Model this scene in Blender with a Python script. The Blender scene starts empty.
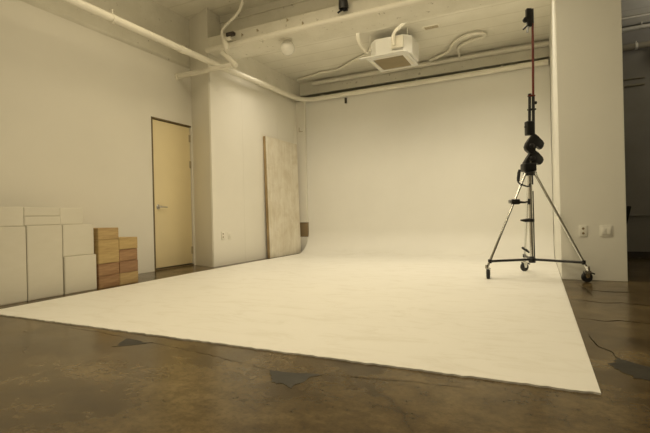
import bpy, bmesh, math, random
from mathutils import Vector, Matrix, Quaternion, noise
random.seed(4)
C = bpy.context.scene.collection
PI = math.pi

# ------------------------------------------------------------------ materials
MATS = {}
def new_mat(name):
    m = bpy.data.materials.new(name); m.use_nodes = True
    nt = m.node_tree
    b = nt.nodes['Principled BSDF']
    MATS[name] = m
    return m, nt, b
def node(nt, t, **kw):
    n = nt.nodes.new(t)
    for k, v in kw.items():
        if k in n.inputs: n.inputs[k].default_value = v
        else: setattr(n, k, v)
    return n
def coords(nt, scale=(1, 1, 1), kind='Object', rot=(0, 0, 0)):
    tc = nt.nodes.new('ShaderNodeTexCoord'); mp = nt.nodes.new('ShaderNodeMapping')
    mp.inputs['Scale'].default_value = scale; mp.inputs['Rotation'].default_value = rot
    nt.links.new(tc.outputs[kind], mp.inputs['Vector'])
    return mp.outputs['Vector']
def ramp(nt, fac, stops):
    r = nt.nodes.new('ShaderNodeValToRGB'); e = r.color_ramp.elements
    while len(e) < len(stops): e.new(0.5)
    for i, (p, c) in enumerate(stops):
        e[i].position = p; e[i].color = (c[0], c[1], c[2], 1)
    nt.links.new(fac, r.inputs['Fac'])
    return r.outputs['Color']
def mix(nt, fac, a, b, mode='MIX'):
    m = nt.nodes.new('ShaderNodeMix'); m.data_type = 'RGBA'; m.blend_type = mode
    if isinstance(fac, (int, float)): m.inputs[0].default_value = fac
    else: nt.links.new(fac, m.inputs[0])
    for s, v in ((6, a), (7, b)):
        if isinstance(v, (tuple, list)): m.inputs[s].default_value = (*v, 1)
        else: nt.links.new(v, m.inputs[s])
    return m.outputs[2]
def bump(nt, b, h, strength, dist=0.01):
    n = nt.nodes.new('ShaderNodeBump'); n.inputs['Strength'].default_value = strength
    n.inputs['Distance'].default_value = dist
    nt.links.new(h, n.inputs['Height']); nt.links.new(n.outputs['Normal'], b.inputs['Normal'])
def noise_tex(nt, vec, scale, detail=6, rough=0.55, dist=0.0):
    n = nt.nodes.new('ShaderNodeTexNoise')
    n.inputs['Scale'].default_value = scale; n.inputs['Detail'].default_value = detail
    n.inputs['Roughness'].default_value = rough; n.inputs['Distortion'].default_value = dist
    nt.links.new(vec, n.inputs['Vector'])
    return n.outputs['Fac']
def paint(name, col, rough=0.5, var=0.06, scale=3.0, bstr=0.1, bscale=40, spec=0.4, metal=0.0):
    m, nt, b = new_mat(name)
    v = coords(nt)
    d = tuple(c * (1 - var) for c in col); l = tuple(min(1, c * (1 + var)) for c in col)
    nt.links.new(ramp(nt, noise_tex(nt, v, scale), [(0.3, d), (0.7, l)]), b.inputs['Base Color'])
    b.inputs['Roughness'].default_value = rough
    b.inputs['Specular IOR Level'].default_value = spec
    b.inputs['Metallic'].default_value = metal
    if bstr: bump(nt, b, noise_tex(nt, v, bscale, 4), bstr, 0.003)
    return m

paint('wall_paint', (0.80, 0.77, 0.68), 0.55, 0.02, 1.3, 0.08, 60)
paint('column_paint', (0.82, 0.81, 0.73), 0.5, 0.02, 1.6, 0.15, 25)
paint('pipe_paint', (0.80, 0.765, 0.655), 0.45, 0.03, 5, 0.05, 60)
paint('pipe_dull', (0.30, 0.27, 0.20), 0.5, 0.05, 5, 0.05, 60)  # pipe paint darkened to imitate the dim side room; plain grey on the rail
paint('dark_wall_paint', (0.26, 0.245, 0.215), 0.6, 0.1, 2, 0.05, 30)
paint('door_paint', (0.82, 0.70, 0.43), 0.4, 0.03, 2, 0.03, 30)
paint('door_frame_shade', (0.16, 0.12, 0.06), 0.5, 0.1)  # dark tone of the shadow gap round the door, reused on the threshold
paint('plastic_white', (0.80, 0.77, 0.67), 0.4, 0.01, 4, 0)
paint('ac_white', (0.80, 0.79, 0.74), 0.3, 0.02, 4, 0)
paint('grille_brown', (0.46, 0.39, 0.26), 0.6, 0.05, 4, 0)
paint('dark_slot', (0.05, 0.04, 0.03), 0.7, 0.05, 4, 0)
paint('black_metal', (0.012, 0.012, 0.012), 0.38, 0.2, 8, 0.03, 60, 0.5)
paint('black_rubber', (0.02, 0.02, 0.02), 0.65, 0.2, 8, 0)
paint('wheel_grey', (0.30, 0.31, 0.31), 0.35, 0.1, 8, 0, metal=0.6)
paint('red_enamel', (0.13, 0.016, 0.007), 0.35, 0.08, 8, 0)
paint('steel', (0.55, 0.53, 0.50), 0.3, 0.05, 10, 0, metal=1.0)
paint('chrome', (0.72, 0.72, 0.70), 0.14, 0.03, 10, 0, metal=1.0)
paint('patch_mortar', (0.036, 0.033, 0.026), 0.55, 0.25, 14, 0.3, 60)
paint('stain_dark', (0.028, 0.024, 0.016), 0.4, 0.5, 9, 0.3, 50)
paint('crack_dirt', (0.065, 0.05, 0.03), 0.7, 0.3, 14, 0)
paint('tan_box', (0.25, 0.185, 0.10), 0.6, 0.08, 6, 0)
paint('globe_glass', (0.86, 0.84, 0.76), 0.15, 0.01, 3, 0)

def rough_plaster():
    m, nt, b = new_mat('rough_plaster')
    v = coords(nt)
    c = ramp(nt, noise_tex(nt, v, 2.5, 8, 0.65), [(0.3, (0.72, 0.69, 0.58)), (0.6, (0.80, 0.77, 0.665))])
    s = ramp(nt, noise_tex(nt, v, 16, 6, 0.6), [(0.27, (0.25, 0.20, 0.12)), (0.36, (1, 1, 1))])
    nt.links.new(mix(nt, 0.7, c, s, 'MULTIPLY'), b.inputs['Base Color'])
    b.inputs['Roughness'].default_value = 0.7
    bump(nt, b, noise_tex(nt, v, 14, 8, 0.7), 0.5, 0.01)
rough_plaster()

def ceiling_mat():
    m, nt, b = new_mat('ceiling_concrete')
    v = coords(nt)
    w = nt.nodes.new('ShaderNodeTexWave'); w.wave_type = 'BANDS'; w.bands_direction = 'Y'
    w.inputs['Scale'].default_value = 0.9; w.inputs['Distortion'].default_value = 0.6
    w.inputs['Detail'].default_value = 3; w.inputs['Detail Scale'].default_value = 1.5
    nt.links.new(v, w.inputs['Vector'])
    seam = ramp(nt, w.outputs['Fac'], [(0.0, (0.74, 0.72, 0.66)), (0.03, (1, 1, 1))])
    base = ramp(nt, noise_tex(nt, v, 1.8, 8, 0.6), [(0.3, (0.76, 0.73, 0.62)), (0.65, (0.84, 0.81, 0.70))])
    spots = ramp(nt, noise_tex(nt, v, 11, 5, 0.6), [(0.24, (0.35, 0.28, 0.18)), (0.32, (1, 1, 1))])
    c = mix(nt, 0.45, base, seam, 'MULTIPLY'); c = mix(nt, 0.6, c, spots, 'MULTIPLY')
    nt.links.new(c, b.inputs['Base Color']); b.inputs['Roughness'].default_value = 0.6
    bump(nt, b, noise_tex(nt, v, 9, 8, 0.65), 0.35, 0.012)
ceiling_mat()

def floor_mat():
    m, nt, b = new_mat('polished_concrete')
    v = coords(nt); vs = coords(nt, (1.0, 1.25, 1), rot=(0, 0, 0.3))
    c = ramp(nt, noise_tex(nt, vs, 1.3, 12, 0.68, 0.25),
             [(0.32, (0.050, 0.033, 0.014)), (0.50, (0.100, 0.070, 0.031)), (0.70, (0.185, 0.138, 0.068))])
    fine = ramp(nt, noise_tex(nt, vs, 6, 14, 0.78, 0.3), [(0.32, (0.50, 0.47, 0.42)), (0.6, (1.15, 1.13, 1.08))])
    c = mix(nt, 0.9, c, fine, 'MULTIPLY')
    # hairline scratches and crazing
    vo = nt.nodes.new('ShaderNodeTexVoronoi'); vo.feature = 'DISTANCE_TO_EDGE'; vo.inputs['Scale'].default_value = 0.55
    nz = nt.nodes.new('ShaderNodeTexNoise'); nz.inputs['Scale'].default_value = 2.2; nz.inputs['Detail'].default_value = 6
    nt.links.new(v, nz.inputs['Vector'])
    ad = nt.nodes.new('ShaderNodeVectorMath'); ad.operation = 'ADD'
    sc = nt.nodes.new('ShaderNodeVectorMath'); sc.operation = 'SCALE'; sc.inputs['Scale'].default_value = 0.55
    nt.links.new(nz.outputs['Color'], sc.inputs[0]); nt.links.new(v, ad.inputs[0]); nt.links.new(sc.outputs[0], ad.inputs[1])
    nt.links.new(ad.outputs[0], vo.inputs['Vector'])
    cr = ramp(nt, vo.outputs['Distance'], [(0.0, (0.35, 0.32, 0.28)), (0.007, (0.75, 0.73, 0.7)), (0.02, (1, 1, 1))])
    c = mix(nt, 0.55, c, cr, 'MULTIPLY')
    st = ramp(nt, noise_tex(nt, v, 2.6, 6, 0.6, 1.0), [(0.26, (0.40, 0.37, 0.33)), (0.38, (1, 1, 1))])
    c = mix(nt, 0.6, c, st, 'MULTIPLY')
    sp = ramp(nt, noise_tex(nt, v, 38, 8, 0.75), [(0.34, (0.62, 0.60, 0.56)), (0.5, (1, 1, 1)), (0.68, (1.25, 1.22, 1.15))])
    c = mix(nt, 0.75, c, sp, 'MULTIPLY')
    nt.links.new(c, b.inputs['Base Color'])
    r = nt.nodes.new('ShaderNodeMapRange'); r.inputs['To Min'].default_value = 0.10; r.inputs['To Max'].default_value = 0.36
    nt.links.new(noise_tex(nt, vs, 3.5, 8, 0.65), r.inputs['Value']); nt.links.new(r.outputs[0], b.inputs['Roughness'])
    b.inputs['Specular IOR Level'].default_value = 0.36
    bump(nt, b, noise_tex(nt, v, 7, 8, 0.6), 0.09, 0.01)
floor_mat()

def cyc_mat():
    m, nt, b = new_mat('cyclorama_paint')
    v = coords(nt); vs = coords(nt, (1.0, 2.6, 1), rot=(0, 0, -0.25))
    c = ramp(nt, noise_tex(nt, v, 1.1, 6, 0.6), [(0.3, (0.80, 0.785, 0.72)), (0.7, (0.835, 0.82, 0.755))])
    sm = ramp(nt, noise_tex(nt, vs, 2.4, 10, 0.7, 1.2), [(0.28, (0.86, 0.845, 0.80)), (0.5, (1, 1, 1))])
    # scuffs only underfoot
    tc = nt.nodes.new('ShaderNodeTexCoord'); sx = nt.nodes.new('ShaderNodeSeparateXYZ'); nt.links.new(tc.outputs['Object'], sx.inputs[0])
    mr = nt.nodes.new('ShaderNodeMapRange'); mr.inputs['From Min'].default_value = 0.1; mr.inputs['From Max'].default_value = 0.02
    nt.links.new(sx.outputs['Z'], mr.inputs['Value'])
    nt.links.new(mix(nt, mr.outputs[0], c, mix(nt, 0.8, c, sm, 'MULTIPLY')), b.inputs['Base Color'])
    b.inputs['Roughness'].default_value = 0.5
    b.inputs['Specular IOR Level'].default_value = 0.35
    bump(nt, b, noise_tex(nt, v, 5, 7, 0.6), 0.05, 0.01)
cyc_mat()

def wood(name, dark, light, axis_scale=(2, 2, 26), rough=0.55, contrast=(0.3, 0.7), blot=None):
    m, nt, b = new_mat(name)
    v = coords(nt, axis_scale)
    c = ramp(nt, noise_tex(nt, v, 1.6, 8, 0.6, 0.8), [(contrast[0], dark), (contrast[1], light)])
    if blot:
        v2 = coords(nt)
        k = ramp(nt, noise_tex(nt, v2, 3.4, 8, 0.65, 0.5), [(0.38, blot), (0.58, (1, 1, 1))])
        c = mix(nt, 0.8, c, k, 'MULTIPLY')
    nt.links.new(c, b.inputs['Base Color']); b.inputs['Roughness'].default_value = rough
    bump(nt, b, noise_tex(nt, v, 3, 6), 0.12, 0.004)
wood('wood_tan', (0.36, 0.235, 0.095), (0.56, 0.41, 0.20))
wood('wood_yellow', (0.38, 0.26, 0.10), (0.55, 0.40, 0.18), contrast=(0.25, 0.65))
wood('wood_red', (0.23, 0.115, 0.05), (0.46, 0.285, 0.145))
wood('wood_brown', (0.22, 0.115, 0.055), (0.38, 0.22, 0.115))
wood('whitewashed_ply', (0.70, 0.64, 0.51), (0.80, 0.75, 0.63), (3, 9, 1.0), 0.6, (0.3, 0.6), (0.84, 0.80, 0.73))
wood('raw_edge', (0.27, 0.185, 0.085), (0.43, 0.32, 0.17), (2, 2, 2))
wood('white_box', (0.70, 0.665, 0.56), (0.735, 0.70, 0.60), (2, 2, 6), 0.55)

# ------------------------------------------------------------------ mesh helpers
class MB:
    def __init__(s): s.bm = bmesh.new()
    def box(s, x0, x1, y0, y1, z0, z1, bev=0.0, M=None, mi=0, seg=2):
        t = bmesh.new()
        vs = [t.verts.new((x, y, z)) for x in (x0, x1) for y in (y0, y1) for z in (z0, z1)]
        for f in ((0, 1, 3, 2), (4, 6, 7, 5), (0, 4, 5, 1), (2, 3, 7, 6), (0, 2, 6, 4), (1, 5, 7, 3)):
            t.faces.new([vs[i] for i in f])
        return s._merge(t, bev, M, mi, seg)
    def _merge(s, t, bev=0, M=None, mi=0, seg=2):
        if bev: bmesh.ops.bevel(t, geom=list(t.edges), offset=bev, segments=seg, profile=0.5, affect='EDGES')
        if M is not None: bmesh.ops.transform(t, matrix=M, verts=t.verts)
        bmesh.ops.recalc_face_normals(t, faces=t.faces)
        for f in t.faces: f.material_index = mi
        me = bpy.data.meshes.new('tmp'); t.to_mesh(me); t.free(); s.bm.from_mesh(me); bpy.data.meshes.remove(me)
        return s
    def prism(s, pts, z0, z1, bev=0, M=None, mi=0):       # polygon in xy, extruded in z
        t = bmesh.new()
        a = [t.verts.new((x, y, z0)) for x, y in pts]; b = [t.verts.new((x, y, z1)) for x, y in pts]
        t.faces.new(a[::-1]); t.faces.new(b); n = len(pts)
        for i in range(n): t.faces.new((a[i], a[(i + 1) % n], b[(i + 1) % n], b[i]))
        return s._merge(t, bev, M, mi)
    def tube(s, pts, r, seg=14, M=None, mi=0, smooth=0):
        pts = [Vector(p) for p in pts]
        for _ in range(smooth):                           # corner cutting
            q = [pts[0]]
            for a, b in zip(pts, pts[1:]): q += [a * .75 + b * .25, a * .25 + b * .75]
            q.append(pts[-1]); pts = q
        rs = r if isinstance(r, (list, tuple)) else [r] * len(pts)
        t = bmesh.new(); rings = []; up = None
        for i, p in enumerate(pts):
            d = (pts[min(i + 1, len(pts) - 1)] - pts[max(i - 1, 0)]).normalized()
            if up is None: up = d.orthogonal().normalized()
            up = (up - d * up.dot(d)); up = up.normalized() if up.length > 1e-6 else d.orthogonal().normalized()
            sd = d.cross(up)
            rings.append([t.verts.new(p + (up * math.cos(2 * PI * k / seg) + sd * math.sin(2 * PI * k / seg)) * rs[i]) for k in range(seg)])
        for a, b in zip(rings, rings[1:]):
            for k in range(seg): t.faces.new((a[k], a[(k + 1) % seg], b[(k + 1) % seg], b[k]))
        t.faces.new(rings[0][::-1]); t.faces.new(rings[-1])
        return s._merge(t, 0, M, mi)
    def lathe(s, prof, seg=28, M=None, mi=0):             # (r, z) profile about z
        t = bmesh.new(); rings = []
        for r, z in prof:
            rings.append([t.verts.new((max(r, 1e-4) * math.cos(2 * PI * k / seg), max(r, 1e-4) * math.sin(2 * PI * k / seg), z)) for k in range(seg)])
        for a, b in zip(rings, rings[1:]):
            for k in range(seg): t.faces.new((a[k], a[(k + 1) % seg], b[(k + 1) % seg], b[k]))
        t.faces.new(rings[0][::-1]); t.faces.new(rings[-1])
        return s._merge(t, 0, M, mi)
    def make(s, name, mats, parent=None, smooth=True, loc=None, rot=None, recenter=False):
        me = bpy.data.meshes.new(name); s.bm.to_mesh(me); s.bm.free()
        for m in (mats if isinstance(mats, (list, tuple)) else [mats]): me.materials.append(MATS[m])
        o = bpy.data.objects.new(name, me); C.objects.link(o)
        if smooth:
            for p in me.polygons: p.use_smooth = True
            try: me.set_sharp_from_angle(angle=math.radians(35))
            except Exception: pass
        if recenter:                                       # origin at the base centre
            xs = [v.co.x for v in me.vertices]; ys = [v.co.y for v in me.vertices]; zs = [v.co.z for v in me.vertices]
            c = Vector(((min(xs) + max(xs)) / 2, (min(ys) + max(ys)) / 2, min(zs)))
            me.transform(Matrix.Translation(-c)); o.location = c
        if loc: o.location = loc
        if rot: o.rotation_euler = rot
        if parent: o.parent = parent
        return o
def tag(o, label, cat, group=None):
    o['label'] = label; o['category'] = cat
    if group: o['group'] = group
    return o
def thing(name, label, cat, loc=(0, 0, 0), rz=0, group=None):
    o = bpy.data.objects.new(name, None); C.objects.link(o); o.empty_display_size = 0.1
    o.location = loc; o.rotation_euler = (0, 0, rz)
    return tag(o, label, cat, group)
def struct(o): o['kind'] = 'structure'; return o
def rotm(axis, ang, at=(0, 0, 0)):
    return Matrix.Translation(at) @ Matrix.Rotation(ang, 4, axis) @ Matrix.Translation([-a for a in at])
def lay(a, b):                                             # matrix taking local z to the direction a->b with origin at a
    a = Vector(a); d = Vector(b) - a
    return Matrix.Translation(a) @ d.to_track_quat('Z', 'Y').to_matrix().to_4x4()

CEIL = 3.83
XR, YF, YB = 4.2, -3.2, 8.56
REAR = 3.45                                                # the ceiling steps down behind the beam
KS = (REAR - 0.71) / (CEIL - 0.71)
def rear(o, top=True):                                     # brings a rear-ceiling thing, laid out for a 3.83 m ceiling, down to the lower one at true scale
    objs = [o] + [c for c in o.children]
    for q in objs:
        if q.type == 'MESH': q.data.transform(Matrix.Scale(KS, 4))
        if q is not o: q.location = q.location * KS
    o.location = Vector((o.location.x * KS, o.location.y * KS, 0.71 + (o.location.z - 0.71) * KS))
    return o
# ------------------------------------------------------------------ room shell
def build_shell():
    fl = struct(MB().box(-5.1, XR, YF, YB, -0.12, 0.0).make('floor', 'polished_concrete', smooth=False))
    fl['label'] = 'worn brown polished concrete floor'
    # mortar-filled patches and cracks in the slab
    def flat(pts, name, mat, j=0.004):
        q = []
        for a, b in zip(pts, pts[1:] + pts[:1]):
            n = max(2, int((Vector(b) - Vector(a)).length / 0.014))
            for i in range(n):
                p = Vector(a).lerp(Vector(b), i / n); q.append((p.x + random.uniform(-j, j), p.y + random.uniform(-j, j)))
        pts = q
        o = MB().prism(pts, 0.0, 0.0015).make(name, mat, fl, smooth=False); return o
    flat([(-2.194, 1.722), (-2.17, 1.735), (-2.225, 1.80), (-2.262, 1.878), (-2.20, 1.872), (-2.13, 1.868), (-2.095, 1.845), (-2.04, 1.875), (-2.085, 1.81), (-2.115, 1.775), (-2.15, 1.745)], 'mortar_patch', 'patch_mortar')
    flat([(-1.15, 1.732), (-1.03, 1.744), (-0.885, 1.772), (-0.93, 1.725), (-0.925, 1.69), (-0.935, 1.655), (-0.95, 1.62), (-0.942, 1.578), (-0.975, 1.598), (-1.0, 1.612), (-1.03, 1.604), (-1.06, 1.615), (-1.085, 1.655)], 'mortar_patch', 'patch_mortar')
    flat([(0.262, 2.40), (0.30, 2.43), (0.315, 2.51), (0.37, 2.455), (0.43, 2.40), (0.56, 2.34), (0.58, 2.26), (0.47, 2.26), (0.40, 2.21), (0.345, 2.235), (0.30, 2.30), (0.28, 2.36)], 'dark_stain', 'stain_dark', 0.009)
    def crack(pts, w, name='crack'):
        L, R = [], []
        q = []
        for a, b in zip(pts, pts[1:]):
            n = max(2, int((Vector(b) - Vector(a)).length / 0.035))
            for i in range(n): q.append(Vector(a).lerp(Vector(b), i / n) + Vector((random.uniform(-1, 1), random.uniform(-1, 1))) * 0.006)
        q.append(Vector(pts[-1]))
        for i, p in enumerate(q):
            d = (q[min(i + 1, len(q) - 1)] - q[max(i - 1, 0)]).normalized(); n = Vector((-d.y, d.x))
            ww = w * random.uniform(0.4, 1.3) * (0.25 + min(i, len(q) - 1 - i, 4) / 5)
            L.append(p + n * ww); R.append(p - n * ww)
        bm = bmesh.new()
        a = [bm.verts.new((p.x, p.y, 0.0008)) for p in L]; b = [bm.verts.new((p.x, p.y, 0.0008)) for p in R]
        for i in range(len(a) - 1): bm.faces.new((a[i], b[i], b[i + 1], a[i + 1]))
        bmesh.ops.solidify(bm, geom=bm.faces[:], thickness=0.0006)
        bmesh.ops.recalc_face_normals(bm, faces=bm.faces)
        m = MB(); m.bm.free(); m.bm = bm
        m.make(name, 'crack_dirt', fl, smooth=False)
    crack([(0.40, 2.24), (0.385, 2.12), (0.39, 2.02), (0.41, 1.90)], 0.007)
    crack([(0.33, 2.46), (0.30, 2.62), (0.25, 2.70), (0.24, 2.95)], 0.0025)
    crack([(0.22, 4.05), (0.42, 3.95), (0.55, 4.0), (0.9, 3.85), (1.4, 3.9)], 0.006)
    crack([(0.21, 3.35), (0.36, 3.3), (0.44, 3.36), (0.80, 3.28), (1.3, 3.18)], 0.005)
    crack([(0.33, 4.55), (0.52, 4.5), (0.72, 4.52)], 0.012)
    crack([(0.30, 4.95), (0.36, 4.6), (0.38, 4.2)], 0.003)
    crack([(-2.25, 1.88), (-2.55, 1.92), (-2.9, 1.93)], 0.002)
    crack([(-2.05, 1.87), (-1.5, 1.80), (-1.15, 1.735)], 0.0015)
    crack([(-0.89, 1.77), (-0.5, 1.84), (-0.2, 1.86)], 0.0015)
    c = struct(MB().box(-5.1, XR, YF, YB, CEIL, CEIL + 0.15).box(-4.60, XR, 5.56, YB, REAR, CEIL).make('ceiling', 'ceiling_concrete', smooth=False))
    c['label'] = 'cream painted board-marked concrete ceiling'

    # left wall: plasterboard panels over rough concrete, with the door recess
    m = MB()
    m.box(-5.15, -4.935, YF, 5.34, 0, CEIL, mi=1)
    ys = [YF, 4.51]
    for a, b in zip(ys, ys[1:]): m.box(-4.935, -4.85, a, b, 0, 3.045, 0, mi=0)
    m.box(-4.935, -4.85, 4.51, 5.33, 2.165, 3.045, 0, mi=0); m.box(-4.935, -4.85, 5.295, 5.33, 0, 2.165, mi=0)
    # rough band above the boards: a gently uneven face
    t = bmesh.new(); ny, nz = 170, 14; g = []
    for j in range(nz + 1):
        row = []
        for i in range(ny + 1):
            y = YF + (5.34 - YF) * i / ny; z = 3.05 + (CEIL - 3.05) * j / nz
            if j == 0: z += 0.012 * noise.noise(Vector((y * 7, 0, 3)))
            x = -4.872 + 0.010 * noise.noise(Vector((y * 3, z * 5, 1))) - (0.018 if j == 0 else 0)
            row.append(t.verts.new((x, y, z)))
        g.append(row)
    for j in range(nz):
        for i in range(ny): t.faces.new((g[j][i], g[j][i + 1], g[j + 1][i + 1], g[j + 1][i]))
    m._merge(t, mi=1)
    # the pier that steps forward and the wall behind it
    m.prism([(-5.15, 5.34), (-4.85, 5.33), (-4.372, 5.155), (-4.372, YB), (-5.15, YB)], 0, CEIL, mi=1)
    m.prism([(-4.85, 5.322), (-4.352, 5.142), (-4.352, 5.16), (-4.85, 5.34)], 0, CEIL, mi=0)
    for a, b in ((5.150, 5.9275), (5.929, 6.998), (7.0, 7.60), (7.603, 8.5)):
        m.box(-4.372, -4.335, a, b, 0, 2.98, 0.001, mi=0)
    w = struct(m.make('wall_left', ['wall_paint', 'rough_plaster'], smooth=False))
    w['label'] = 'cream left wall of boards under a rough plaster band'
    f = struct(MB().box(-4.336, -4.152, 7.74, 7.90, 0.60, 3.0).box(-4.336, -4.152, 7.74, 7.90, 0.0, 0.31).box(-4.336, -4.152, 7.87, 7.90, 0.31, 0.60).make('trim_3', 'wall_paint', smooth=False)); f['label'] = 'narrow cream strip closing the corner beside the backdrop'
    f = struct(MB().box(-4.37, 0.34, 7.96, YB, 3.18, REAR).make('trim_4', 'rough_plaster', smooth=False)); f['label'] = 'shallow down-stand of the ceiling along the back wall'
    struct(MB().box(-5.15, XR, YB, YB + 0.15, 0, CEIL).make('wall_back', 'rough_plaster', smooth=False))
    struct(MB().box(-5.15, XR, YF - 0.15, YF, 0, CEIL).make('wall_front', 'wall_paint', smooth=False))
    struct(MB().box(XR, XR + 0.15, YF, YB, 0, CEIL).make('wall_right', 'dark_wall_paint', smooth=False))
    # the white column on the right with the stub wall running back from it
    m = MB()
    m.box(0.192, 0.762, 5.18, 5.75, 0, CEIL, 0.004)
    m.box(0.192, 0.34, 5.75, 7.90, 0, CEIL)
    col = struct(m.make('wall_column', 'column_paint', smooth=False)); col['label'] = 'tall white column and stub wall at the right of the backdrop'
    # dark partition behind it
    m = MB(); m.box(0.34, XR, 7.76, 7.86, 0, 3.30); m.box(0.34, XR, 7.745, 7.76, 0.60, 0.63, 0.003)
    d = struct(m.make('wall_partition', 'dark_wall_paint', smooth=False)); d['label'] = 'dark grey partition beyond the white column'
    struct(MB().box(0.34, XR, 7.742, 7.76, 0, 0.09, 0.003).make('baseboard_partition', 'dark_slot', smooth=False))
    # box beam below the ceiling
    m = MB(); m.box(-4.37, XR, 5.15, 5.58, 3.165, 3.385, 0.006); m.box(-4.37, XR, 5.47, 5.578, 3.38, CEIL)
    b = struct(m.make('trim_1', 'rough_plaster', smooth=False)); b['label'] = 'plastered stepped beam crossing under the ceiling'
    m = MB(); m.box(-4.37, XR, 5.445, 5.475, 3.715, 3.735, 0.003)
    b = struct(m.make('trim_2', 'rough_plaster', smooth=False)); b['label'] = 'narrow ledge along the top of the beam'
build_shell()

# door -------------------------------------------------------------
def build_door():
    d = bpy.data.objects.new('door_1', None); C.objects.link(d); d.location = (-4.87, 4.905, 0); struct(d)
    d['label'] = 'closed cream yellow door in the left wall'
    X = Matrix.Translation((4.87, -4.94, 0))
    MB().box(-4.925, -4.868, 4.578, 5.320, 0.035, 2.135, 0.003, X).make('door_leaf', 'door_paint', d)
    m = MB(); m.box(-4.93, -4.848, 4.548, 4.572, 0, 2.16, 0.002, X); m.box(-4.93, -4.848, 4.548, 5.328, 2.141, 2.162, 0.002, X)
    m.make('door_shadow_frame', 'door_frame_shade', d)  # dark strips draw the gap shadow at the door's left and top
    MB().box(-4.93, -4.85, 4.572, 5.326, 0.0, 0.02, 0.002, X).make('threshold', 'door_frame_shade', d)
    # lever handle with round rose
    m = MB(); p = Vector((-4.868, 4.655, 0.90)) + Vector((4.87, -4.94, 0))
    m.lathe([(0.001, 0), (0.034, 0), (0.034, 0.006), (0.028, 0.012), (0.014, 0.014), (0.012, 0.05), (0.016, 0.055), (0.001, 0.058)], 24, Matrix.Translation(p) @ Matrix.Rotation(PI / 2, 4, 'Y'))
    m.tube([p + Vector((0.048, 0, 0)), p + Vector((0.052, 0.03, 0)), p + Vector((0.052, 0.12, -0.004))], [0.011, 0.011, 0.008], 12)
    h = m.make('door_handle', 'steel', d); h['label'] = 'steel lever door handle'
    m = MB(); m.box(-0.003, 0.002, -0.385, -0.368, 0.84, 0.97, 0.001); m.make('strike_plate', 'steel', d)
    for z in (0.235, 1.56, 1.965):
        m = MB(); m.tube([(0.006, 0.383, z - 0.055), (0.006, 0.383, z + 0.055)], 0.009, 10)
        m.box(0.0, 0.003, 0.355, 0.385, z - 0.055, z + 0.055); m.make('hinge', 'grille_brown', d)
build_door()

# cyclorama ---------------------------------------------------------
def build_cyc():
    T = 0.008; R = 0.45; y1 = 7.35; yw = 7.80; zt = 3.0
    prof = [(2.0 + 0.01 * 0, T)]
    prof = [(1.983, T)] + [(1.983 + (y1 - 1.983) * i / 24, T) for i in range(1, 25)]
    for i in range(1, 15):
        a = (PI / 2) * i / 14; prof.append((y1 + R * math.sin(a), T + R - R * math.cos(a)))
    prof += [(yw, T + R + (zt - T - R) * i / 8) for i in range(1, 9)]
    back = [(yw + 0.07, zt), (yw + 0.07, 0.0), (1.983, 0.0)]
    full = prof + back
    nx = 320; xr = 0.186
    bm = bmesh.new(); cols = []
    for i in range(nx + 1):
        u = i / nx; col = []
        for k, (y, z) in enumerate(full):
            xl = -4.15 + 0.045 * max(0.0, 5.0 - y)
            xe = xr + max(0.0, (5.1 - y)) * 0.0035
            x = xl + (xe - xl) * u
            if k in (0, len(full) - 1):
                y += 0.012 * noise.noise(Vector((x * 7, 2, 0))) + 0.010 * noise.noise(Vector((x * 27, 5, 0))) - 0.006 * u
            col.append(bm.verts.new((x, y, z)))
        cols.append(col)
    n = len(full)
    for a, b in zip(cols, cols[1:]):
        for k in range(n): bm.faces.new((a[k], b[k], b[(k + 1) % n], a[(k + 1) % n]))
    bm.faces.new(cols[0]); bm.faces.new(cols[-1][::-1])
    bmesh.ops.recalc_face_normals(bm, faces=bm.faces)
    m = MB(); m.bm.free(); m.bm = bm
    o = m.make('cyclorama', 'cyclorama_paint')
    tag(o, 'large white painted cyclorama floor curving up into the back wall', 'backdrop')
build_cyc()

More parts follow.
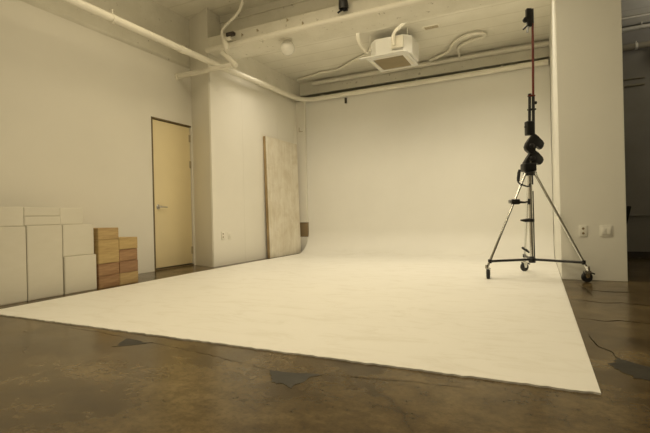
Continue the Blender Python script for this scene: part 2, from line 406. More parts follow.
# pipes -------------------------------------------------------------
def build_pipes():
    def clips(root, pts, r, top):
        for (x, y, z) in pts:
            m = MB(); m.tube([(x, y, z + r * .5), (x, y, top)], 0.008, 8)
            m.tube([(x, y - 0.015, z), (x, y + 0.015, z)] if abs(y - pts[0][1]) > 0.01 or len(pts) == 1 else [(x - 0.015, y, z), (x + 0.015, y, z)], r * 1.15, 14)
            m.make('pipe_clip', 'pipe_paint', root)
    t = thing('ceiling_pipe', 'long fat cream pipe turning the corner above left wall and backdrop', 'pipe', (-4.2, 3.0, 2.97))
    o = Vector((-4.2, 3.0, 2.97))
    P = [Vector((-4.2, YF, 2.94)), Vector((-4.2, 2.0, 2.95)), Vector((-4.2, 5.2, 2.96)), Vector((-4.19, 7.45, 3.01))]
    for i in range(1, 7):
        a = (PI / 2) * i / 6; P.append(Vector((-4.19 + 0.28 * (1 - math.cos(a)), 7.45 + 0.28 * math.sin(a), 3.01)))
    P += [Vector((-1.5, 7.73, 3.02)), Vector((0.17, 7.73, 3.03))]
    MB().tube([p - o for p in P], 0.043, 18).make('pipe', 'pipe_paint', t)
    clips(t, [tuple(Vector(q) - o) for q in ((-4.2, 1.0, 2.94), (-4.2, 3.4, 2.95), (-4.2, 6.2, 2.98))], 0.043, 3.05 - o.z)
    clips(t, [tuple(Vector(q) - o) for q in ((-3.75, 7.73, 3.01), (-1.9, 7.73, 3.02), (-0.5, 7.73, 3.02))], 0.043, 3.09 - o.z)
    for y in (4.45,):
        MB().tube([Vector((-4.2, y - .04, 2.955)) - o, Vector((-4.2, y + .04, 2.955)) - o], 0.048, 18).make('coupling', 'pipe_paint', t)
    t = thing('beam_pipe', 'straight cream pipe running along the lower edge of box beam', 'pipe', (-4.3, 5.095, 3.175))
    MB().tube([(-0.03, 0, 0), (8.4, 0, 0)], 0.036, 16).make('pipe', 'pipe_paint', t)
    for x in (0.9, 2.6, 4.4): MB().box(x - 0.012, x + 0.012, -0.01, 0.062, -0.045, 0.045, 0.003).make('pipe_clip', 'pipe_paint', t)
    t = thing('branch_pipe', 'short cream pipe crossing in front of the left wall pier', 'pipe', (-4.85, 5.03, 2.86))
    MB().tube([(0, 0, 0), (1.02, 0, 0.0)], 0.036, 16).make('pipe', 'pipe_paint', t)
    MB().tube([(0.0, 0, 0), (0.02, 0, 0)], 0.055, 18).make('flange', 'pipe_paint', t)
    MB().tube([(0.86, 0, 0.20), (0.90, 0, 0.16), (1.06, 0, 0.01), (1.09, 0, -0.02)], 0.036, 14).make('elbow', 'pipe_paint', t)
    t = thing('ceiling_pipe', 'cream pipe on the rear ceiling behind the black stand top', 'pipe', (-2.3, 9.0, 3.74))
    MB().tube([(-2.3, 0, 0), (6.4, 0, 0)], 0.045, 16).make('pipe', 'pipe_paint', t)
    clips(t, [(-1.4, 0, 0), (1.6, 0, 0), (3.9, 0, 0)], 0.045, CEIL - 3.74)
    rear(t)
    t = thing('ceiling_conduit', 'thin straight conduit on the ceiling right of the white column', 'conduit', (1.0, 8.6, 3.80))
    MB().tube([(-0.6, 0, 0), (3.1, 0, 0)], 0.016, 12).make('conduit', 'pipe_paint', t); rear(t)
    t = thing('partition_pipe', 'pipe coloured dark as if unlit along the top of the dark partition', 'pipe', (0.4, 7.70, 3.05))
    MB().tube([(-0.04, 0, 0), (3.7, 0, 0)], 0.043, 16).make('pipe', 'pipe_dull', t)
    clips(t, [(0.9, 0, 0), (2.6, 0, 0)], 0.043, 3.12 - 3.05)
    # hanging conduit near the pier
    q = [(-3.60, 5.0, CEIL), (-3.605, 5.0, 3.70), (-3.633, 5.0, 3.6), (-3.738, 5.0, 3.50), (-3.88, 5.0, 3.43), (-3.967, 5.0, 3.36), (-3.97, 5.0, 3.28), (-3.93, 5.0, 3.20)]
    c = thing('hanging_conduit', 'curved cream flexible conduit hanging beside the left pier', 'conduit', q[0])
    MB().tube([Vector(p) - Vector(q[0]) for p in q], 0.020, 12, smooth=2).make('conduit', 'pipe_paint', c)
    b = Vector((-3.90, 4.99, 3.09)) - Vector(q[0]); T = Matrix.Translation(b)
    MB().tube([(-0.035, 0, 0.12), (-0.02, 0, 0.085), (0.0, 0, 0.04), (0.02, 0, -0.03)], [0.026, 0.034, 0.044, 0.03], 14, T).make('end_fitting', 'pipe_paint', c)
    MB().box(0.0, 0.13, 0.0, 0.06, 0.17, 0.22, 0.008, T).make('black_socket', 'dark_slot', c)
    MB().box(-0.03, 0.06, 0.02, 0.165, 0.13, 0.17, 0.005, T).make('bracket', 'pipe_paint', c)
    # flexible hoses on the rear ceiling
    q = [(-1.9, 8.9, 3.77), (-1.45, 8.62, 3.78), (-1.40, 8.34, 3.78), (-1.2, 8.05, 3.78), (-0.93, 7.95, 3.78), (-0.75, 8.10, 3.78), (-0.85, 8.22, 3.78), (-1.08, 8.28, 3.78), (-1.30, 8.48, 3.78), (-1.33, 8.8, 3.78), (-1.34, 8.95, 3.76)]
    c = MB().tube([Vector(p) - Vector(q[0]) for p in q], 0.026, 12, smooth=2).make('ceiling_hose', 'pipe_paint'); c.location = q[0]
    tag(c, 'looped cream hose fixed to the ceiling right of the air conditioner', 'hose'); rear(c)
    q = [(-4.8, 8.68, 3.775), (-4.28, 8.58, 3.79), (-4.168, 8.51, 3.79), (-3.954, 8.56, 3.79), (-3.7, 8.52, 3.79), (-3.3, 8.2, 3.79), (-2.9, 8.0, 3.79), (-2.72, 7.7, 3.79)]
    c = MB().tube([Vector(p) - Vector(q[0]) for p in q], 0.024, 12, smooth=2).make('ceiling_hose', 'pipe_paint'); c.location = q[0]
    tag(c, 'wavy cream hose on the ceiling left of the air conditioner', 'hose'); rear(c)
build_pipes()

# air conditioner ---------------------------------------------------
def build_ac():
    x0, x1, y0, y1 = -2.665, -1.865, 7.13, 7.95
    cx, cy = (x0 + x1) / 2, (y0 + y1) / 2
    t = thing('air_conditioner', 'square white cassette air conditioner hanging below the ceiling', 'air conditioner', (cx, cy, 3.37))
    hb = 0.345; c = 0.12; SX = Matrix.Diagonal((0.89, 1, 1, 1))
    oct_ = [(-hb + c, -hb), (hb - c, -hb), (hb, -hb + c), (hb, hb - c), (hb - c, hb), (-hb + c, hb), (-hb, hb - c), (-hb, -hb + c)]
    MB().prism(oct_, 0.035, 0.33, 0.004, Matrix.Translation((0.045, 0, 0)) @ Matrix.Diagonal((1.06, 1, 1, 1))).make('body', 'ac_white', t, smooth=False)
    # panel frame, with opening in the middle
    h = 0.405; g = 0.295
    bm = bmesh.new()
    def ring(s, z): return [bm.verts.new((sx * s, sy * s, z)) for sx, sy in ((-1, -1), (1, -1), (1, 1), (-1, 1))]
    rs = [ring(g, 0.03), ring(g, 0.0), ring(h - 0.05, 0.0), ring(h, 0.018), ring(h, 0.035), ring(g, 0.035)]
    for a, b in zip(rs, rs[1:]):
        for k in range(4): bm.faces.new((a[k], a[(k + 1) % 4], b[(k + 1) % 4], b[k]))
    bmesh.ops.recalc_face_normals(bm, faces=bm.faces)
    m = MB(); m.bm.free(); m.bm = bm; bmesh.ops.transform(bm, matrix=SX, verts=bm.verts); m.make('panel', 'ac_white', t, smooth=False)
    MB().box(-0.45, 0.33, -0.475, -0.395, 0.004, 0.016, 0.002).make('open_flap', 'ac_white', t, smooth=False)
    for k in range(4):                                      # four air outlets with louvres
        R = Matrix.Rotation(k * PI / 2, 4, 'Z')
        MB().box(-0.22, 0.22, -0.362, -0.318, -0.002, 0.004, 0.001, SX @ R).make('louvre', 'pipe_paint', t)
    m = MB(); m.box(-g * .89 + .003, g * .89 - .003, -g + .003, g - .003, 0.016, 0.03)
    for i in range(17):
        y = -g + 0.02 + i * (2 * g - 0.04) / 16; m.box(-g * .89 + 0.005, g * .89 - 0.005, y - 0.006, y + 0.006, 0.004, 0.016)
    m.make('grille', 'grille_brown', t, smooth=False)
    MB().box(0.10, 0.30, -hb - 0.055, -hb - 0.001, 0.10, 0.30, 0.008).make('control_box', 'pipe_paint', t)
    for sx in (-1, 1):
        for sy in (-1, 1):
            m = MB(); m.tube([(sx * 0.335, sy * 0.22, 0.20), (sx * 0.335, sy * 0.22, CEIL - 3.37)], 0.007, 8)
            m.box(min(sx * .30, sx * .345), max(sx * .30, sx * .345), sy * 0.22 - .02, sy * 0.22 + .02, 0.19, 0.205, 0.001)
            m.make('hanger_rod', 'pipe_paint', t)
    q = [(-2.62, 6.78, CEIL), (-2.62, 6.8, 3.74), (-2.68, 6.95, 3.64), (-2.66, 7.10, 3.55), (-2.62, 7.2, 3.50)]
    MB().tube([Vector(p) - Vector((cx, cy, 3.37)) for p in q], 0.028, 12, smooth=2).make('drain_hose', 'pipe_paint', t)
    q = [(-1.62, 6.68, CEIL), (-1.68, 6.75, 3.77), (-1.98, 7.0, 3.74), (-2.10, 7.08, 3.70), (-2.12, 7.10, 3.60), (-2.12, 7.13, 3.52)]
    MB().tube([Vector(p) - Vector((cx, cy, 3.37)) for p in q], 0.030, 12, smooth=2).make('refrigerant_hose', 'pipe_paint', t)
    rear(t)
    t = thing('ceiling_vent', 'small dusty rectangular grille flat on the ceiling', 'vent', (-1.56, 7.46, CEIL))
    MB().box(-0.14, 0.14, -0.075, 0.075, -0.008, 0, 0.002).make('vent_frame', 'pipe_paint', t)
    m = MB()
    for i in range(5): m.box(-0.11, 0.11, -0.05 + i * 0.022, -0.038 + i * 0.022, -0.011, -0.007)
    m.make('vent_slats', 'grille_brown', t, smooth=False); rear(t)
build_ac()

# ceiling small things ----------------------------------------------
def build_small_ceiling():
    t = thing('globe_lamp', 'unlit white glass globe lamp under the box beam', 'lamp', (-3.09, 5.31, 3.165))
    MB().lathe([(0.06, 0), (0.06, -0.015), (0.035, -0.03), (0.001, -0.031)][::-1], 24).make('ceiling_cap', 'pipe_paint', t)
    pr = [(0.1 * math.sin(PI * i / 20), -0.115 - 0.1 * math.cos(PI * i / 20)) for i in range(21)]
    MB().lathe(pr, 36).make('globe', 'globe_glass', t)
    t = thing('spotlight', 'small black spotlight on the top of box beam face', 'spotlight', (-2.14, 5.15, 3.33))
    MB().box(-0.03, 0.03, -0.02, 0.0, -0.05, 0.05, 0.003).make('mounting_plate', 'black_metal', t)
    MB().lathe([(0.001, 0.08), (0.035, 0.075), (0.055, 0.05), (0.06, 0.0), (0.062, -0.05), (0.05, -0.052), (0.045, -0.02), (0.001, -0.02)][::-1], 24,
               Matrix.Translation((0, -0.075, 0.01)) @ Matrix.Rotation(0.15, 4, 'X')).make('lamp_housing', 'black_metal', t)
    MB().tube([(-0.03, -0.03, -0.03), (-0.09, -0.05, -0.07)], 0.012, 10).make('arm', 'black_metal', t)
    # threaded anchors left in the beam
    for i, (x, z) in enumerate(((-3.72, 3.30), (-3.46, 3.31), (-3.30, 3.22), (-2.98, 3.35), (-2.75, 3.26))):
        m = MB(); m.tube([(0, 0.002, 0), (0, -0.03, 0)], 0.008, 8); m.tube([(0, -0.028, 0.012), (0, -0.03, -0.03)], 0.006, 8)
        o = m.make('anchor_hook', 'grille_brown'); o.location = (x, 5.15, z)
        tag(o, ['rusty anchor hook in the beam nearest the left pier', 'second rusty anchor hook in the beam from the left pier',
                'low rusty anchor hook in the beam left of the globe lamp', 'high rusty anchor hook in the beam just above globe lamp',
                'rusty anchor hook in the beam right of the globe lamp'][i], 'hook', 'anchor hooks in the beam')
    o = MB().box(-0.018, 0.018, -0.03, 0.0, -0.10, 0.0, 0.004).make('wall_clip', 'dark_slot'); o.location = (-3.28, 7.798, 2.955)
    tag(o, 'small dark clip hanging from the pipe on the backdrop', 'clip')
    t = thing('wall_speaker', 'small black speaker high at right edge of the dark partition', 'speaker', (1.56, 7.70, 2.80))
    MB().box(-0.06, 0.06, -0.06, 0.03, 0, 0.17, 0.01).make('cabinet', 'black_metal', t)
    MB().box(-0.02, 0.02, 0.02, 0.062, 0.05, 0.12, 0.003).make('bracket', 'black_metal', t)
    t = thing('wall_rail', 'faint grey two-bar rail mounted high on the dark partition', 'rail', (1.26, 7.75, 2.55))
    MB().box(-0.14, 0.14, -0.012, 0.01, -0.055, -0.03, 0.003).make('lower_bar', 'pipe_dull', t)
    MB().box(-0.14, 0.14, -0.012, 0.01, 0.045, 0.06, 0.003).make('upper_bar', 'pipe_dull', t)
build_small_ceiling()

# wall plates --------------------------------------------------------
def plate(name, label, cat, M, w, h, kind, loc, pm='plastic_white'):
    t = thing(name, label, cat, loc)
    MB().box(-w / 2, w / 2, -0.008, 0, -h / 2, h / 2, 0.003, M).make('cover_plate', pm, t)
    if kind == 'outlet':
        for dz in (0.024, -0.024):
            MB().lathe([(0.001, 0), (0.012, 0), (0.012, 0.002), (0.001, 0.002)], 18, M @ Matrix.Translation((0, -0.008, dz)) @ Matrix.Rotation(PI / 2, 4, 'X')).make('socket', 'tan_box', t)
    elif kind == 'switch':
        MB().box(-w * .36, -0.002, -0.015, -0.009, -h * .3, h * .3, 0.002, M).make('rocker', pm, t)
        MB().box(0.002, w * .36, -0.015, -0.009, -h * .3, h * .3, 0.002, M).make('rocker', pm, t)
    else:
        MB().box(-w * .2, w * .2, -0.013, -0.009, -h * .2, h * .2, 0.001, M).make('insert', pm, t)
RW = Matrix.Rotation(PI / 2, 4, 'Z')
plate('wall_outlet', 'double socket outlet low on the left wall beside the pier', 'outlet', RW, 0.075, 0.12, 'outlet', (-4.335, 5.365, 0.455))
plate('data_outlet', 'small blank plate right of the socket on the left wall', 'outlet', RW, 0.07, 0.11, 'blank', (-4.335, 5.52, 0.445))
plate('wall_outlet', 'double socket outlet low on the white column', 'outlet', Matrix.Identity(4), 0.07, 0.115, 'outlet', (0.393, 5.18, 0.50), 'column_paint')
plate('light_switch', 'square double rocker switch plate on the white column', 'switch', Matrix.Identity(4), 0.11, 0.11, 'switch', (0.592, 5.18, 0.497), 'column_paint')
o = MB().box(0.003, 0.178, -0.045, 0.06, 0.312, 0.598, 0.004).make('wall_box', 'tan_box', loc=(-4.333, 7.80, 0))
tag(o, 'dark brown box set low in the corner beside the backdrop edge', 'box')
m = MB(); m.box(-0.045, -0.033, -0.012, 0.0, 0, 0.09, 0.002); m.box(-0.045, 0.04, -0.012, 0.0, 0, 0.012, 0.002)
o = m.make('wall_bracket', 'grille_brown', loc=(-4.24, 7.74, 2.40)); tag(o, 'small angle bracket high in the corner strip beside the backdrop', 'bracket')

# boxes along the left wall ------------------------------------------
def build_boxes():
    xb = -4.66
    def crate(name, label, cat, y0, y1, z0, z1, mat, group, xf, edge=None):
        xf -= 0.028; y0 += 0.026; y1 += 0.026
        t = thing(name, label, cat, ((xf + xb) / 2, (y0 + y1) / 2, z0), 0, group)
        hx, hy, h = (xf - xb) / 2, (y1 - y0) / 2, z1 - z0
        MB().box(-hx, hx, -hy, hy, 0.0005, h - 0.0015, 0.002).make('shell', mat, t, smooth=False)
        # inset end panel with hand hole is on the far ends; front shows a plain end board
        m = MB(); m.box(hx - 0.0005, hx + 0.0025, -hy + 0.006, hy - 0.006, 0.007, h - 0.008, 0.0012)
        m.make('end_board', edge or mat, t, smooth=False)
    G = 'wooden boxes stacked against the left wall'
    hh = 0.1285
    names = [('wood_red', 'reddish half-height wooden box at the bottom of left stack'),
             ('wood_red', 'tan and red half-height wooden box second from the floor in left stack'),
             ('wood_yellow', 'tall yellow plywood box in the left stack of wooden boxes'),
             ('wood_tan', 'tan half-height wooden box on top of the left stack')]
    zs = [0, 0.131, 0.262, 0.515, 0.643]
    for i, (mt, lb) in enumerate(names): crate('wooden_box', lb, 'box', 3.126, 3.378, zs[i], zs[i + 1], mt, G, -4.165 - (0.004 if i == 1 else 0))
    names = [('wood_tan', 'pale tan wooden box at the bottom of right stack'),
             ('wood_brown', 'dark red-brown wooden box second from the floor in right stack'),
             ('wood_red', 'reddish wooden box third from the floor in right stack'),
             ('wood_yellow', 'yellow tan wooden box on top of the right stack')]
    for i, (mt, lb) in enumerate(names): crate('wooden_box', lb, 'box', 3.385, 3.635, i * 0.1315, (i + 1) * 0.1315, mt, G, -4.17 - (0.006 if i == 2 else 0))
    G = 'white boxes stacked against the left wall'
    W = [('tall white box at the left edge of the white row', 1.85, 2.412, 0, 0.685, -4.192),
         ('low white box on top of the tall left-edge box', 1.85, 2.402, 0.685, 0.862, -4.20),
         ('tall white box in the middle of the white row', 2.420, 2.752, 0, 0.690, -4.190),
         ('thin white box lying directly on the middle tall box', 2.406, 2.742, 0.690, 0.775, -4.198),
         ('thin white box topmost of the middle white stack', 2.408, 2.742, 0.775, 0.860, -4.205),
         ('short white box on the floor beside the wooden boxes', 2.765, 3.110, 0, 0.372, -4.182),
         ('square white box second from the floor beside wooden boxes', 2.766, 3.100, 0.372, 0.688, -4.20),
         ('low white box topmost of the stack beside wooden boxes', 2.748, 2.995, 0.688, 0.858, -4.215)]
    for lb, y0, y1, z0, z1, xf in W: crate('white_box', lb, 'box', y0, y1, z0, z1, 'white_box', G, xf)
build_boxes()

# leaning board -------------------------------------------------------
def build_board():
    # foot on the floor in the gap behind the backdrop edge, head against the wall
    H, D, W = 2.135, 0.058, 1.10
    foot = -4.232; ang = -math.asin(0.040 / H)
    t = thing('leaning_board', 'scuffed whitewashed plywood board leaning on left wall by backdrop', 'board', (foot, 7.06, 0.003))
    t.rotation_euler = (0, ang, 0.0)
    hw = W / 2
    MB().box(-0.006, 0, -hw, hw, 0, H, 0.002).make('face_sheet', 'whitewashed_ply', t, smooth=False)
    m = MB()
    m.box(-D, -0.006, -hw, -hw + 0.03, 0, H, 0.002); m.box(-D, -0.006, hw - 0.03, hw, 0, H, 0.002)
    m.box(-D, -0.006, -hw + .03, hw - .03, 0, 0.03, 0.002); m.box(-D, -0.006, -hw + .03, hw - .03, H - 0.03, H, 0.002)
    m.make('edge_frame', 'raw_edge', t, smooth=False)
    MB().box(-D, -D + 0.006, -hw + .03, hw - .03, 0.03, H - 0.03).make('back_sheet', 'raw_edge', t, smooth=False)
build_board()

# chair behind the column ----------------------------------------------
def build_chair():
    t = thing('folding_chair', 'black chair mostly hidden behind the white column', 'chair', (0.70, 6.55, 0), math.radians(-90))
    # local: faces -y
    MB().box(-0.21, 0.21, -0.22, 0.2, 0.43, 0.46, 0.012).make('seat', 'black_rubber', t)
    M = rotm('X', -0.22, (0, 0.2, 0.46))
    MB().box(-0.20, 0.20, 0.19, 0.225, 0.46, 0.755, 0.01, M).make('backrest', 'black_rubber', t)
    for s in (-1, 1):
        MB().tube([(s * .2, -0.25, 0.012), (s * .2, -0.17, 0.44)], 0.011, 10).make('leg', 'black_metal', t)
        MB().tube([(s * .2, 0.24, 0.012), (s * .2, 0.17, 0.44)], 0.011, 10).make('leg', 'black_metal', t)
        MB().tube([(s * .2, 0.19, 0.44), (s * .2, 0.255, 0.74)], 0.011, 10).make('back_post', 'black_metal', t)
build_chair()

# wheeled stand ---------------------------------------------------------
def build_stand():
    CX, CY = -0.085, 5.27
    YAW = math.radians(25.88)
    t = thing('wheeled_stand', 'tall chrome three-legged wind-up stand on casters with black head', 'light stand', (CX, CY, 0))
    O = Vector((CX, CY, 0))
    wheels = [(Vector((0.405, 5.045, 0.0)), 'R', 0.35), (Vector((-0.505, 4.965, 0.008)), 'L', 1.75), (Vector((-0.175, 5.72, 0.008)), 'B', 0.75)]
    zc = 1.12
    for w, nm, sw in wheels:
        w = w - O
        dxy = Vector((w.x, w.y, 0)).normalized()
        foot = w - dxy * 0.0 + Vector((0, 0, 0.118 - w.z)) + dxy * 0.012
        top = dxy * 0.052 + Vector((0, 0, zc))
        MB().tube([top, foot], 0.0140, 14).make('leg', 'chrome', t)
        # caster: socket, fork, wheel
        c = thing_part('caster', t, w)
        zt = 0.15 - w.z
        MB().tube([(dxy.x * .010, dxy.y * .010, zt + 0.005), (dxy.x * .014, dxy.y * .014, 0.112)], 0.019, 14).make('swivel_stem', 'chrome', c)
        R = Matrix.Rotation(sw, 4, 'Z')
        m = MB()
        m.box(-0.030, 0.035, -0.026, 0.026, 0.104, 0.114, 0.004, R)
        for s in (-1, 1): m.prism([(-0.030, 0.108), (0.032, 0.108), (0.014, 0.042), (-0.012, 0.042)], s * 0.020 - 0.002, s * 0.020 + 0.002, 0.0005, R @ Matrix.Rotation(PI / 2, 4, 'X'))
        m.make('fork', 'chrome', c)
        W = R @ Matrix.Translation((0, 0, 0.050)) @ Matrix.Rotation(PI / 2, 4, 'X')
        MB().lathe([(0.032, -0.016), (0.044, -0.017), (0.050, -0.012), (0.050, 0.012), (0.044, 0.017), (0.032, 0.016)], 30, W).make('tyre', 'black_rubber', c)
        MB().lathe([(0.001, -0.016), (0.012, -0.016), (0.014, -0.010), (0.033, -0.014), (0.033, 0.014), (0.014, 0.010), (0.012, 0.016), (0.001, 0.016)], 24, W).make('wheel_hub', 'wheel_grey', c)
        m = MB(); m.box(0.028, 0.075, -0.014, 0.014, 0.088, 0.102, 0.004, R @ rotm('Y', 0.35, (0.03, 0, 0.095))); m.make('brake_lever', 'black_metal', c)
        # black brace from the centre to the leg
        a = Vector((0, 0, 0.192)); k = (zc - 0.192) / (zc - 0.118)
        b = top.lerp(foot, k)
        m = MB(); m.tube([a + (b - a).normalized() * 0.02, b], 0.0135, 12); m.tube([b + Vector((0, 0, -.02)), b + Vector((0, 0, .02))], 0.019, 12)
        m.make('brace', 'black_metal', t)
    MB().tube([(0, 0, 0.20), (0, 0, 1.30)], 0.021, 20).make('center_column', 'chrome', t)
    MB().tube([(0.024, 0.012, 0.20), (0.024, 0.012, 0.93)], 0.007, 10).make('lift_rail', 'black_metal', t)
    MB().lathe([(0.012, 0.155), (0.034, 0.157), (0.036, 0.17), (0.036, 0.206), (0.026, 0.213), (0.024, 0.225), (0.012, 0.225)], 24).make('lower_hub', 'black_metal', t)
    MB().lathe([(0.02, 1.095), (0.066, 1.098), (0.068, 1.112), (0.066, 1.135), (0.03, 1.142), (0.022, 1.15)], 6).make('top_collar', 'black_metal', t)
    V = Matrix.Rotation(YAW, 4, 'Z')                       # head faces across the room
    def uz(px, py, v=0.0):                                  # measured offsets in the head's own plane
        return ((px - 532.5 + (172 - py) * 0.0237) / 92.0 + 0.019, v, 1.126 + (172 - py) / 92.6)
    MB().tube([(0.012, 0, 1.00), (0.012, 0, 1.10)], 0.020, 14, V).make('column_lock', 'black_metal', t)
    # mid-height locking collar with a long lever
    m = MB(); m.lathe([(0.022, 0.595), (0.034, 0.598), (0.034, 0.628), (0.022, 0.632)], 20)
    m.tube([V @ Vector((-0.02, 0, 0.617)), V @ Vector((-0.07, -0.01, 0.614)), V @ Vector((-0.12, -0.015, 0.618))], [0.022, 0.018, 0.008], 12)
    m.make('locking_collar', 'black_metal', t)
    # winch housing
    a = uz(523.2, 174); b = uz(536.2, 162.5)
    MB().box(a[0], b[0] - 0.01, -0.055, 0.055, a[2] + 0.035, b[2], 0.014, V, seg=3).make('winch_housing', 'black_metal', t)
    MB().box(-0.01, b[0] - 0.03, -0.03, 0.03, 1.125, a[2] + 0.03, 0.006, V).make('winch_mount', 'black_metal', t)
    c = thing_part('crank_handle', t, (0, 0, 0))
    P = [uz(p, q, -0.05) for p, q in ((528.5, 183), (527.5, 186.3), (522, 184.5), (517.0, 182), (517.2, 179))]
    MB().tube([(x, y, z) for x, y, z in P], 0.0085, 10, V, smooth=1).make('crank_arm', 'black_metal', c)
    P = [uz(p, q, -0.05) for p, q in ((517.1, 180.5), (517.2, 177), (517.8, 172), (518.4, 169))]
    MB().tube(P, [0.014, 0.016, 0.017, 0.012], 14, V).make('hand_grip', 'black_rubber', c)
    # two stacked grip arms, thick hooked plates
    def hook(pts, d, name, v0=0.0):
        q = [uz(*p)[0::2] for p in pts]
        # prism in (u, z): build in xy then turn up
        M = V @ Matrix.Translation((0, v0, 0)) @ Matrix.Rotation(PI / 2, 4, 'X')
        return MB().prism(q, -d, d, 0.006, M).make(name, 'black_metal', t)
    hook([(534.5, 133), (538, 136), (542.5, 140.5), (543.8, 143), (543, 146.5), (541, 149), (538.5, 147.5), (535.8, 145), (534.8, 147.5), (535, 151), (532.5, 153.5), (529, 152), (526, 149), (525.2, 146), (526.5, 142), (529, 138.5), (532, 135)], 0.030, 'grip_arm')
    hook([(533, 149), (535.5, 149.5), (539, 152.5), (542.8, 156.5), (543.8, 159.5), (542.8, 162), (540.5, 164.3), (538, 163.5), (536.5, 160.5), (536, 164), (531, 166), (525, 165), (524.5, 161.5), (527.5, 157), (531, 152)], 0.030, 'grip_arm', 0.01)
    for (px, py) in ((531, 145.5), (532, 158)):
        u, v, z = uz(px, py)
        MB().lathe([(0.001, 0), (0.026, 0), (0.026, 0.02), (0.018, 0.026), (0.001, 0.027)], 20, V @ Matrix.Translation((u, -0.028, z)) @ Matrix.Rotation(PI / 2, 4, 'X')).make('pivot_knob', 'black_metal', t)
    # clamp block and two parallel tubes holding the pole
    a = uz(526.6, 134.5); b = uz(534.3, 120.5)
    m = MB(); m.box(a[0], b[0], -0.035, 0.035, a[2], b[2], 0.010, V, seg=3)
    m.tube([(a[0] + .01, -0.01, a[2] + 0.09), (a[0] - 0.02, -0.01, a[2] + 0.09)], 0.006, 8, V)
    m.make('clamp_block', 'black_metal', t)
    a = uz(530.2, 121); b = uz(530.4, 93)
    m = MB(); m.tube([a, b], 0.0145, 14, V); m.tube([b, (b[0], 0, b[2] - 0.03)], 0.018, 14, V); m.make('side_tube', 'black_metal', t)
    a = uz(534.2, 134); b = uz(534.0, 95)
    MB().tube([a, b], 0.0155, 14, V).make('pole_sleeve', 'black_metal', t)
    c1 = uz(532.3, 108.7); m = MB(); m.box(c1[0] - 0.04, c1[0] + 0.042, -0.02, 0.02, c1[2] - 0.009, c1[2] + 0.009, 0.004, V); m.make('sleeve_bracket', 'black_metal', t)
    c1 = uz(532.2, 95); m = MB(); m.box(c1[0] - 0.036, c1[0] + 0.034, -0.02, 0.02, c1[2] - 0.008, c1[2] + 0.008, 0.004, V); m.make('sleeve_bracket', 'red_enamel', t)
    c1 = uz(536.0, 102); MB().lathe([(0.001, -0.012), (0.016, -0.012), (0.018, 0.0), (0.016, 0.012), (0.001, 0.012)], 16, V @ Matrix.Translation((c1[0], 0, c1[2])) @ Matrix.Rotation(PI / 2, 4, 'Y')).make('lock_knob', 'black_metal', t)
    # pole (held by the stand)
    a = Vector(uz(534.0, 96)); b = Vector(uz(533.2, 8.2))
    w0 = O + V @ a; w1 = O + V @ b
    o = MB().tube([(0, 0, 0.0), w1 - w0], 0.0125, 16).make('extension_pole', 'red_enamel'); o.location = w0 + Vector((0, 0, 0.0))
    tag(o, 'slim dark red extension pole standing up from the black stand head', 'pole')
    # clamp at the top of the pole
    ct = thing('super_clamp', 'black clamp gripping the very top of the red pole', 'clamp', O + V @ Vector(uz(529.5, 22)), YAW)
    base = Vector(uz(529.5, 22))
    def L(px, py, v=0): return Vector(uz(px, py, v)) - base
    p, q = L(526.8, 18.5), L(531.6, 8)
    MB().box(p.x, q.x, -0.022, 0.022, p.z, q.z, 0.006).make('clamp_jaw', 'black_metal', ct)
    p, q = L(528.0, 26), L(532.0, 17); MB().box(p.x, q.x, -0.02, 0.02, p.z, q.z, 0.006).make('clamp_body', 'black_metal', ct)
    p = L(526.3, 19.0); MB().lathe([(0.001, -0.014), (0.028, -0.014), (0.03, 0), (0.028, 0.014), (0.001, 0.014)], 18, Matrix.Translation(p) @ Matrix.Rotation(PI / 2, 4, 'X')).make('clamp_knob', 'black_metal', ct)
    MB().tube([L(528.5, 24), L(526.2, 26.5), L(524.0, 28.6)], [0.007, 0.009, 0.010], 10).make('clamp_handle', 'black_metal', ct)
    MB().tube([L(529.5, 24), L(528.6, 28), L(528.0, 31.5)], 0.012, 12).make('spigot', 'wheel_grey', ct)
    p = L(532.8, 16.2); MB().tube([p + Vector((0, 0, -0.07)), p + Vector((0, 0, 0.08))], 0.017, 14).make('pole_grip', 'black_metal', ct)
    # small clamp on the left leg
    wl = wheels[1][0] - O; dxy = Vector((wl.x, wl.y, 0)).normalized(); top = dxy * 0.052 + Vector((0, 0, zc)); foot = Vector((wl.x, wl.y, 0.118)) + dxy * .012
    k = (zc - 0.80) / (zc - 0.118); lp = O + top.lerp(foot, k)
    ct = thing('leg_clamp', 'small black clamp with knob fixed on the left leg of stand', 'clamp', lp, YAW)
    MB().box(-0.020, 0.065, -0.024, 0.024, -0.012, 0.045, 0.010).make('clamp_body', 'black_metal', ct)
    MB().tube([(0.06, 0, 0.012), (0.12, 0, 0.008), (0.16, 0, 0.015)], [0.014, 0.010, 0.007], 12).make('clamp_screw', 'black_metal', ct)
    MB().tube([(0.165, 0, -0.015), (0.168, 0, 0.045)], 0.014, 10).make('wing_knob', 'black_metal', ct)
    MB().lathe([(0.001, -0.012), (0.02, -0.012), (0.02, 0.012), (0.001, 0.012)], 14, Matrix.Translation((-0.035, 0, 0.02)) @ Matrix.Rotation(PI / 2, 4, 'Y')).make('clamp_pad', 'wheel_grey', ct)
    # knob low on the rear leg
    wl = wheels[2][0] - O; dxy = Vector((wl.x, wl.y, 0)).normalized(); top = dxy * 0.052 + Vector((0, 0, zc)); foot = Vector((wl.x, wl.y, 0.118)) + dxy * .012
    lp = top.lerp(foot, (zc - 0.27) / (zc - 0.118))
    V2 = Matrix.Translation(lp) @ V
    m = MB(); m.tube([(-0.035, -0.01, 0.02), (0.0, 0, 0.0), (0.05, 0.0, -0.04)], [0.012, 0.018, 0.01], 10, V2); m.make('brace_knob', 'black_metal', t)
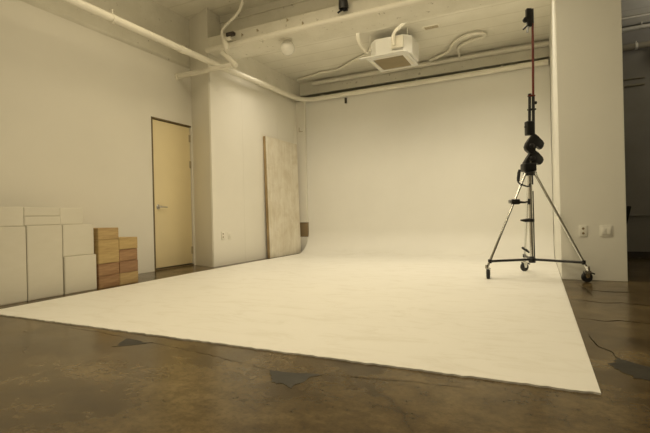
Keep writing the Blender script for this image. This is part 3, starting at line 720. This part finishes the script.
def thing_part(name, parent, loc):
    o = bpy.data.objects.new(name, None); C.objects.link(o); o.parent = parent; o.location = loc; o.empty_display_size = 0.05
    return o
build_stand()

# ------------------------------------------------------------------ light
def area(name, loc, rot, sx, sy, power, col, spread=180):
    l = bpy.data.lights.new(name, 'AREA'); l.shape = 'RECTANGLE'; l.size = sx; l.size_y = sy; l.energy = power; l.color = col; l.spread = math.radians(spread)
    o = bpy.data.objects.new(name, l); C.objects.link(o); o.location = loc; o.rotation_euler = rot
    return o
WARM = (1.0, 0.85, 0.585)
def spot(loc, target, power, cone, col=WARM, r=0.12):
    l = bpy.data.lights.new('ceiling_and_fill_light', 'SPOT'); l.energy = power; l.color = col
    l.spot_size = math.radians(cone); l.spot_blend = 1.0; l.shadow_soft_size = r
    o = bpy.data.objects.new('ceiling_and_fill_light', l); C.objects.link(o); o.location = loc
    o.rotation_euler = (Vector(target) - Vector(loc)).to_track_quat('-Z', 'Y').to_euler()
# ceiling panels: one tucked behind the beam, one in front of it, one over the near floor
SOFT = (1.0, 0.895, 0.72)
area('ceiling_and_fill_light', (-3.25, 5.86, 3.43), (math.radians(6), 0, 0), 1.3, 0.35, 13, SOFT, 125)
area('ceiling_and_fill_light', (-0.75, 5.86, 3.43), (math.radians(6), 0, 0), 1.5, 0.35, 17.5, SOFT, 125)
area('ceiling_and_fill_light', (-1.8, 3.7, 3.75), (0, 0, 0), 3.2, 0.6, 50, WARM, 155)
area('ceiling_and_fill_light', (-1.0, 0.9, 3.75), (0, 0, 0), 2.6, 0.6, 55, WARM, 165)
area('ceiling_and_fill_light', (-1.9, 5.68, 3.27), (math.radians(180), 0, 0), 3.0, 0.1, 9.5, SOFT)  # added fill facing up, hidden behind the beam, brightens the rear ceiling
area('ceiling_and_fill_light', (-1.8, 2.4, 2.25), (math.radians(180), 0, 0), 3.2, 2.0, 33, WARM)  # unseen upward fill, added to lift the front ceiling
area('ceiling_and_fill_light', (2.9, 6.6, 2.7), (math.radians(180), 0, 0), 0.8, 0.8, 26, (1, 0.93, 0.82))  # unseen fill added to lighten the dark room beyond the column
w = bpy.data.worlds.new('World'); bpy.context.scene.world = w; w.use_nodes = True
w.node_tree.nodes['Background'].inputs['Color'].default_value = (1, .85, .6, 1)
w.node_tree.nodes['Background'].inputs['Strength'].default_value = 0.0

# ------------------------------------------------------------------ camera
cam = bpy.data.cameras.new('camera'); co = bpy.data.objects.new('camera', cam); C.objects.link(co)
yaw, pit, rol = (math.radians(a) for a in (25.8808042, -0.02608662, 1.36088123))
R = Matrix.Rotation(yaw, 3, 'Z') @ Matrix.Rotation(pit, 3, 'X') @ Matrix.Rotation(rol, 3, 'Y')
r_, f_, u_ = R.col[0], R.col[1], R.col[2]
M = Matrix(((r_[0], u_[0], -f_[0], 0), (r_[1], u_[1], -f_[1], 0), (r_[2], u_[2], -f_[2], 0.71), (0, 0, 0, 1)))
co.matrix_world = M
cam.sensor_width = 36; cam.lens = 442.5578 / 650 * 36; cam.clip_start = 0.05
bpy.context.scene.camera = co
vs = bpy.context.scene.view_settings
vs.view_transform = 'Standard'; vs.look = 'None'; vs.gamma = 1; vs.use_curve_mapping = False; vs.exposure = 0.0
